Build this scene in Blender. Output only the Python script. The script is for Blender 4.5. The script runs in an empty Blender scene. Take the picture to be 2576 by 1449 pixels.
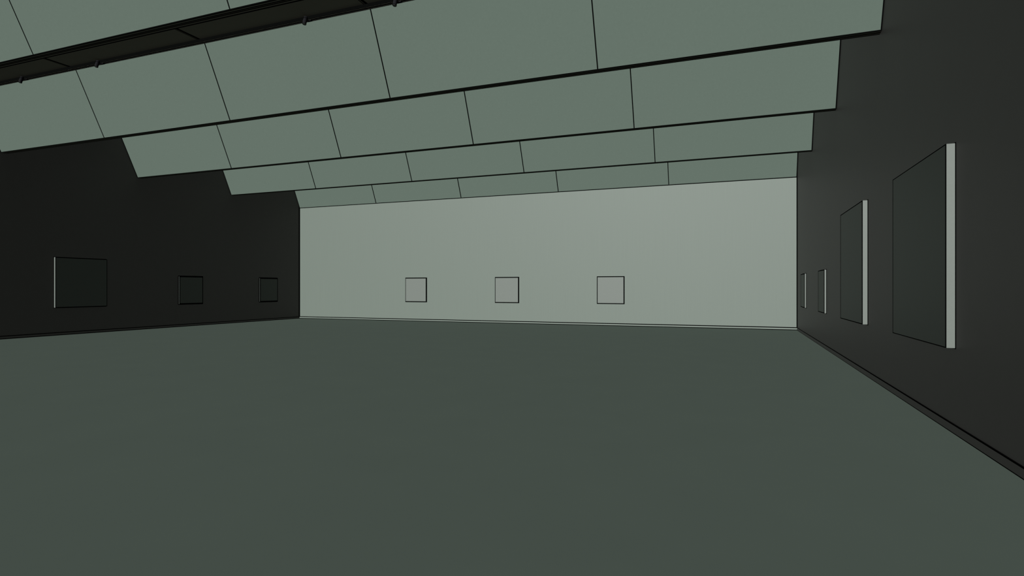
import bpy, bmesh, math
from mathutils import Vector, Matrix

scene = bpy.context.scene
COL = scene.collection
EYE = 1.676

# ------------------------------------------------------------------ room dimensions (metres)
XL, XR = -22.247, 2.383            # side wall faces
YB, YF = 25.243, -4.0              # end wall face, rear wall face
ZC = EYE + 6.18                    # flat ceiling between the baffles
ZB = EYE + 4.413                   # lower edge of the baffles
BASE_L, BASE_R, BASE_B = -22.234, 2.369, 25.23
ROWS = [6.89, 11.45, 16.04, 20.63, 25.232]     # lower front edge of every baffle row
SEAMS = [-17.28, -12.38, -7.45, -2.55]
RUN = 0.80                         # how far a baffle leans over its height


# ------------------------------------------------------------------ materials
def mat(name, col, rough=0.9, grain=0.0, scale=60.0, stretch=(1, 1, 1), spec=0.0, metal=0.0):
    m = bpy.data.materials.new(name)
    m.use_nodes = True
    nt = m.node_tree
    b = nt.nodes['Principled BSDF']
    b.inputs['Roughness'].default_value = rough
    b.inputs['Specular IOR Level'].default_value = spec
    b.inputs['Metallic'].default_value = metal
    tc = nt.nodes.new('ShaderNodeTexCoord')
    mp = nt.nodes.new('ShaderNodeMapping')
    mp.inputs['Scale'].default_value = stretch
    ns = nt.nodes.new('ShaderNodeTexNoise')
    ns.inputs['Scale'].default_value = scale
    ns.inputs['Detail'].default_value = 3.0
    rp = nt.nodes.new('ShaderNodeValToRGB')
    rp.color_ramp.elements[0].position = 0.3
    rp.color_ramp.elements[1].position = 0.7
    rp.color_ramp.elements[0].color = [c * (1 - grain) for c in col] + [1]
    rp.color_ramp.elements[1].color = [c * (1 + grain) for c in col] + [1]
    nt.links.new(tc.outputs['Object'], mp.inputs['Vector'])
    nt.links.new(mp.outputs['Vector'], ns.inputs['Vector'])
    nt.links.new(ns.outputs['Fac'], rp.inputs['Fac'])
    nt.links.new(rp.outputs['Color'], b.inputs['Base Color'])
    return m


M = {
    'wall':    mat('painted_wall', (0.0444, 0.0545, 0.0456), grain=0.02, scale=8, stretch=(8, 1, 0.05), rough=0.6, spec=0.16),
    'side':    mat('painted_side_wall', (0.0578, 0.0563, 0.0530), grain=0.015, scale=4, rough=0.5, spec=0.11),
    'canvas':  mat('blank_canvas', (0.0520, 0.0588, 0.0522), grain=0.015, scale=30, rough=0.5, spec=0.08),
    'floor':   mat('polished_screed', (0.0380, 0.0485, 0.0408), grain=0.012, scale=1.2),
    'panel':   mat('baffle_panel', (0.0420, 0.0550, 0.0455), grain=0.015, scale=20),
    'soffit':  mat('soffit_board', (0.0790, 0.0760, 0.0610), grain=0.015, scale=10),
    'black':   mat('black_joint', (0.0010, 0.0011, 0.0010), grain=0.1, rough=1.0),
    'fitting': mat('charcoal_metal', (0.005, 0.005, 0.0056), grain=0.1, rough=0.6),
    'lens':    mat('frosted_lens', (0.06, 0.065, 0.06), grain=0.05, rough=0.5),
}


# ------------------------------------------------------------------ mesh helpers
def add_box(bm, x0, x1, y0, y1, z0, z1):
    vs = [bm.verts.new(p) for p in ((x0, y0, z0), (x1, y0, z0), (x1, y1, z0), (x0, y1, z0),
                                    (x0, y0, z1), (x1, y0, z1), (x1, y1, z1), (x0, y1, z1))]
    for f in ((0, 3, 2, 1), (4, 5, 6, 7), (0, 1, 5, 4), (1, 2, 6, 5), (2, 3, 7, 6), (3, 0, 4, 7)):
        bm.faces.new([vs[i] for i in f])


def add_prism(bm, x0, x1, prof):
    """profile in the y-z plane, extruded along x"""
    a = [bm.verts.new((x0, y, z)) for y, z in prof]
    b = [bm.verts.new((x1, y, z)) for y, z in prof]
    n = len(prof)
    bm.faces.new(a)
    bm.faces.new(b[::-1])
    for i in range(n):
        bm.faces.new((a[i], b[i], b[(i + 1) % n], a[(i + 1) % n]))


def add_cyl(bm, p0, p1, r0, r1=None, seg=24):
    p0, p1 = Vector(p0), Vector(p1)
    r1 = r0 if r1 is None else r1
    d = p1 - p0
    mx = Matrix.Translation((p0 + p1) / 2) @ d.to_track_quat('Z', 'Y').to_matrix().to_4x4()
    bmesh.ops.create_cone(bm, cap_ends=True, segments=seg, radius1=r0, radius2=r1, depth=d.length, matrix=mx)


def obj(name, bm, m, parent=None):
    bmesh.ops.recalc_face_normals(bm, faces=bm.faces)
    me = bpy.data.meshes.new(name)
    bm.to_mesh(me)
    bm.free()
    me.materials.append(M[m])
    o = bpy.data.objects.new(name, me)
    COL.objects.link(o)
    if parent is not None:
        o.parent = parent
    return o


def boxobj(name, boxes, m, parent=None):
    bm = bmesh.new()
    for b in boxes:
        add_box(bm, *b)
    return obj(name, bm, m, parent)


def struct(o):
    o['kind'] = 'structure'
    return o


def thing(name, label, cat, loc=(0, 0, 0), group=None):
    o = bpy.data.objects.new(name, None)
    o.empty_display_size = 0.1
    COL.objects.link(o)
    o.location = loc
    o['label'] = label
    o['category'] = cat
    if group:
        o['group'] = group
    return o


# ------------------------------------------------------------------ room shell
T = 0.25
struct(boxobj('floor', [(XL - T, XR + T, YF - T, YB + T, -0.2, 0.0)], 'floor'))
struct(boxobj('ceiling', [(XL - T, XR + T, YF - T, YB + T, ZC, ZC + 0.2)], 'soffit'))
struct(boxobj('wall_left', [(XL - T, XL, YF - T, YB + T, 0, ZC)], 'side'))
struct(boxobj('wall_right', [(XR, XR + T, YF - T, YB + T, 0, ZC)], 'side'))
struct(boxobj('wall_back', [(XL, XR, YB, YB + T, 0, ZC)], 'wall'))
struct(boxobj('wall_rear', [(XL, XR, YF - T, YF, 0, ZC)], 'wall'))

# baseboards with the dark joints above and below them
BH = 0.100
bl = struct(boxobj('baseboard_left', [(XL, BASE_L, YF, BASE_B, 0, BH)], 'side'))
br = struct(boxobj('baseboard_right', [(BASE_R, XR, YF, BASE_B, 0, BH)], 'side'))
bb = struct(boxobj('baseboard_back', [(BASE_L, BASE_R, BASE_B, YB, 0, BH)], 'wall'))
e = 0.002
for par, boxes in ((bl, [(BASE_L, BASE_L + e, YF, BASE_B, 0, 0.026), (XL, BASE_L + e, YF, BASE_B, BH - 0.012, BH + 0.014)]),
                   (br, [(BASE_R - e, BASE_R, YF, BASE_B, 0, 0.009), (BASE_R - e, XR, YF, BASE_B, BH - 0.004, BH + 0.009)]),
                   (bb, [(BASE_L, BASE_R, BASE_B - e, BASE_B, 0, 0.030), (BASE_L, BASE_R, BASE_B - e, YB, BH - 0.014, BH + 0.024)])):
    for b in boxes:
        boxobj('joint', [b], 'black', par)

# black strips added to draw outlines along the room's corners
struct(boxobj('trim_1', [(XL, XL + 0.040, YB - 0.004, YB, BH, ZC), (XL, XL + 0.004, YB - 0.06, YB, BH, ZC)], 'black'))
struct(boxobj('trim_2', [(XR - 0.030, XR, YB - 0.004, YB, BH, ZC), (XR - 0.004, XR, YB - 0.10, YB, BH, ZC)], 'black'))
struct(boxobj('trim_3', [(XL, XR, YB - 0.016, YB, ZB - 0.036, ZB - 0.002)], 'black'))

# cover bars on the flat ceiling, in line with the joints of the baffles
for i, x in enumerate(SEAMS):
    bar = struct(boxobj('trim_%d' % (4 + i), [(x - 0.045, x + 0.045, YF, YB, ZC - 0.004, ZC)], 'soffit'))
    for u0, u1 in ((x - 0.052, x - 0.030), (x - 0.012, x + 0.052)):
        boxobj('joint', [(u0, u1, YF, YB, ZC - 0.006, ZC)], 'black', bar)

# ------------------------------------------------------------------ ceiling baffles, one row after another
ROWLAB = [
    'grey-green sloped ceiling baffle row nearest the viewer, at the upper left edge',
    'long grey-green sloped ceiling baffle row with the black spotlight track along its top',
    'grey-green sloped ceiling baffle row just behind the one carrying the spotlights',
    'grey-green sloped ceiling baffle row second from the pale end wall',
    'narrow-looking grey-green ceiling baffle row meeting the top of the pale end wall',
]
HF = ZC - ZB
ln = math.hypot(RUN, HF)
ny, nz = -HF / ln, -RUN / ln           # front normal of the sloped face
for k, yb in enumerate(ROWS):
    last = k == len(ROWS) - 1
    row = thing('ceiling_baffle', ROWLAB[k], 'ceiling baffle', (0, yb, ZB), 'rows of sloped ceiling baffles')
    edges = [XL] + SEAMS + [XR]
    th = 0.05

    def P(s, d=0.0):                     # point on the sloped face, s metres up from the lower edge, d metres behind it
        return (-RUN * s / ln - ny * d, HF * s / ln - nz * d)
    gw = (0.012, 0.015, 0.017, 0.018, 0.020)[k]
    gaps = [gw * 1.15, gw * 1.1, gw, gw * 0.85]     # joint half-widths, left to right
    for i in range(5):
        x0 = edges[i] + (0.0 if i == 0 else gaps[i - 1])
        x1 = edges[i + 1] - (0.0 if i == 4 else gaps[i])
        bm = bmesh.new()
        dd = 0.010 if last else th
        y1, z1 = P(0, dd)
        add_prism(bm, x0, x1, [P(0), P(ln), P(ln, 0)[:1] + (HF,), (P(ln)[0] + dd / -ny, HF), (min(y1, 0.0105) if last else y1, 0.0 if not last else 0.0)])
        p = obj('panel', bm, 'panel', row)
    # black backing that shows in the joints
    for x, gap in zip(SEAMS, gaps):
        bm = bmesh.new()
        add_prism(bm, x - gap, x + gap, [P(0.0, 0.001), P(ln - 0.02, 0.001), P(ln - 0.02, 0.03), P(0.02, 0.03)] if not last
                  else [P(0.0, 0.001), P(ln - 0.02, 0.001), P(ln - 0.02, 0.009), P(0.02, 0.009)])
        obj('joint', bm, 'black', row)
    # dark edge strips against the side walls
    for x0, x1 in ((XL, XL + 0.034), (XR - (0.020, 0.020, 0.026, 0.030, 0.036)[k], XR)):
        bm = bmesh.new()
        add_prism(bm, x0, x1, [P(0, -0.004), P(ln - 0.02, -0.004), P(ln - 0.02, 0.002), P(0, 0.002)])
        obj('end_strip', bm, 'black', row)
    if not last:
        boxobj('soffit', [(XL, XR, 0.0, 0.15, 0.0, 0.03)], 'soffit', row)
        boxobj('back_board', [(XL, XR, 0.12, 0.15, 0.03, HF)], 'soffit', row)
        bm = bmesh.new()
        add_prism(bm, XL, XR, [(-0.010, 0.014), (-0.003, -0.003), (0.016, -0.003), (0.016, 0.012)])
        obj('edge_strip', bm, 'black', row)
        boxobj('edge_strip', [(XL, XR, 0.136, 0.164, -0.003, 0.010)], 'black', row)
        sl = boxobj('light_slot', [(XL, XR, 0.044, 0.068, -0.004, 0.0), (XL, XR, 0.077, 0.102, -0.004, 0.0)], 'black', row)
        boxobj('slot_rib', [(XL, XR, 0.068, 0.077, -0.004, 0.0)], 'soffit', sl)

# ------------------------------------------------------------------ lighting track under the ceiling, at the top of the second baffle row
TY0, TY1, TZ = 10.49, 10.60, EYE + 6.10
tr = thing('lighting_track', 'black lighting track running along the top of a sloped ceiling baffle row', 'track', (0, 10.545, TZ))
boxobj('rail', [(XL, XR, -0.055, -0.030, 0, 0.078), (XL, XR, 0.030, 0.055, 0, 0.078), (XL, XR, -0.055, 0.055, 0.02, 0.078)], 'black', tr)
boxobj('rail_lip', [(XL, XR, -0.042, -0.033, -0.0004, 0.0), (XL, XR, 0.033, 0.042, -0.0004, 0.0)], 'soffit', tr)


def make_spot():
    t = thing('track_spotlight', '', 'spotlight', (0, 10.545, TZ), 'black spotlights on the ceiling track')
    # adapter clipped in the track, beside the can
    boxobj('track_adapter', [(-0.01, 0.10, -0.030, 0.030, -0.016, -0.0005)], 'fitting', t)
    d = Vector((0, -0.30, -1)).normalized()
    a = Vector((0.025, -0.100, 0.040))
    bm = bmesh.new()
    add_cyl(bm, (0.045, -0.020, -0.014), a + d * 0.07, 0.014)
    obj('swivel_arm', bm, 'fitting', t)
    bm = bmesh.new()
    add_cyl(bm, a, a + d * 0.012, 0.032, 0.043)
    add_cyl(bm, a + d * 0.012, a + d * 0.185, 0.043, 0.043)
    can = obj('lamp_housing', bm, 'fitting', t)
    bm = bmesh.new()
    for s in (0.03, 0.045, 0.06):
        add_cyl(bm, a + d * s, a + d * (s + 0.006), 0.0455)
    obj('cooling_rib', bm, 'black', can)
    bm = bmesh.new()
    add_cyl(bm, a + d * 0.185, a + d * 0.191, 0.045)
    obj('front_ring', bm, 'black', can)
    bm = bmesh.new()
    add_cyl(bm, a + d * 0.191, a + d * 0.193, 0.033)
    o = obj('lens', bm, 'lens', can)
    o['label'] = 'grey lens at the end of the can'
    return t


def copy_tree(o, parent=None):
    c = o.copy()
    COL.objects.link(c)
    c.parent = parent
    for ch in list(o.children):
        copy_tree(ch, c)
    return c


SPOTS = [
    (-19.31, 'leftmost of the small black spotlights hanging from the ceiling track'),
    (-16.03, 'black track spotlight second from the left end, above the left wall side'),
    (-9.05, 'black cylindrical track spotlight third from the left'),
    (-6.68, 'rightmost black cylindrical track spotlight, cut by the top of the picture'),
]
spot = make_spot()
for i, (x, lab) in enumerate(SPOTS):
    s = spot if i == 0 else copy_tree(spot)
    s.location = (x, 10.545, TZ)
    s['label'] = lab


# ------------------------------------------------------------------ blank canvases
def canvas(side, a0, a1, z0, z1, dep, w, label, group, wv=None):
    """side: which wall; a0..a1 along the wall; w: width of the black outline strips added on the edges"""
    z0 += EYE
    z1 += EYE
    am = (a0 + a1) / 2
    L, H = a1 - a0, z1 - z0
    if side == 'back':
        loc = (am, YB, z0)
        F = lambda u0, u1, d0, d1, h0, h1: (u0, u1, -d1, -d0, h0, h1)
    elif side == 'left':
        loc = (XL, am, z0)
        F = lambda u0, u1, d0, d1, h0, h1: (d0, d1, u0, u1, h0, h1)
    else:
        loc = (XR, am, z0)
        F = lambda u0, u1, d0, d1, h0, h1: (-d1, -d0, u0, u1, h0, h1)
    t = thing('blank_canvas', label, 'canvas', loc, group)
    h = w / 2
    hv = (wv or w) / 2
    boxobj('panel', [F(-L / 2, L / 2, 0.0, dep, 0, H)], 'canvas', t)
    q = 0.0015
    bars = []
    # front perimeter
    for u in (-L / 2, L / 2):
        s = 1 if u > 0 else -1
        lo, hi = sorted((u - s * hv, u + s * q))
        bars.append(F(lo, hi, dep - h * 0.5, dep + q, -q, H + q))
        lo, hi = sorted((u, u + s * hv))
        bars.append(F(lo, hi, 0.0, q * 2, -h, H + h))
        lo, hi = sorted((u, u + s * q))
        bars.append(F(lo, hi, 0.0, h * 0.4, 0, H))      # against the wall
    for v in (0, H):
        s = 1 if v > 0 else -1
        lo, hi = sorted((v - s * h, v + s * q))
        bars.append(F(-L / 2, L / 2, dep - h * 0.5, dep + q, lo, hi))
        lo, hi = sorted((v, v + s * h))
        bars.append(F(-L / 2, L / 2, 0.0, q * 2, lo, hi))
    boxobj('edge_outline', bars, 'black', t)  # added black strips that draw the canvas outline, no real edging
    return t


G1 = 'small square canvases on the pale end wall'
canvas('back', -15.50, -14.30, -0.69, 0.50, 0.045, 0.052, 'small square blank canvas on the pale end wall, farthest left, nearest the dark left wall', G1)
canvas('back', -10.57, -9.38, -0.69, 0.50, 0.045, 0.048, 'small square blank canvas in the middle of the three on the pale end wall', G1)
canvas('back', -5.64, -4.45, -0.69, 0.50, 0.045, 0.044, 'small square blank canvas on the pale end wall, farthest right', G1)
G2 = 'square canvases on the dark left wall'
canvas('left', 13.01, 14.79, -0.69, 1.08, 0.085, 0.038, 'largest square blank canvas on the dark left wall, with a pale side edge', G2)
canvas('left', 17.87, 19.05, -0.69, 0.50, 0.042, 0.066, 'small blank canvas in the middle of the three on the dark left wall', G2)
canvas('left', 22.38, 23.58, -0.69, 0.50, 0.042, 0.072, 'small blank canvas on the dark left wall, nearest the room corner', G2)
G3 = 'square canvases on the dark right wall'
canvas('right', 7.965, 10.32, -0.69, 1.66, 0.091, 0.020, 'nearest and largest-looking blank canvas on the right wall, with a broad pale side', G3, 0.040)
canvas('right', 12.54, 14.90, -0.69, 1.66, 0.091, 0.032, 'tall blank canvas on the right wall, second from the viewer', G3, 0.070)
canvas('right', 17.68, 18.87, -0.69, 0.50, 0.055, 0.038, 'small blank canvas on the right wall, third from the viewer', G3, 0.090)
canvas('right', 22.28, 23.50, -0.69, 0.50, 0.055, 0.044, 'small blank canvas on the right wall, nearest the room corner', G3, 0.100)


# ------------------------------------------------------------------ light
def sun(name, travel, strength, color=(1, 1, 1), shadow=False):
    l = bpy.data.lights.new(name, 'SUN')
    l.energy = strength
    l.color = color
    l.angle = math.radians(2)
    l.use_shadow = shadow
    o = bpy.data.objects.new(name, l)
    COL.objects.link(o)
    o.rotation_euler = Vector(travel).to_track_quat('-Z', 'Y').to_euler()
    o.location = (-8, -2, 5)
    return o


sun('daylight', (0.055, 0.94, -0.34), 13.4)
sun('side_fill', (-0.75, 0.0, 0.60), 0.36)

w = bpy.data.worlds.new('world')
scene.world = w
w.use_nodes = True
w.node_tree.nodes['Background'].inputs['Color'].default_value = (0.5, 0.55, 0.52, 1)
w.node_tree.nodes['Background'].inputs['Strength'].default_value = 0.1

# ------------------------------------------------------------------ camera
cam = bpy.data.cameras.new('camera')
cam.sensor_width = 36.0
cam.lens = 1442.53 / 2576 * 36.0
cam.clip_end = 200
co = bpy.data.objects.new('camera', cam)
COL.objects.link(co)
co.location = (0, 0, EYE)
co.rotation_euler = (math.radians(90), 0, math.radians(21.061))
scene.camera = co

vs = scene.view_settings
vs.view_transform = 'Standard'
vs.look = 'None'
vs.gamma = 1
vs.exposure = 0
vs.use_curve_mapping = False
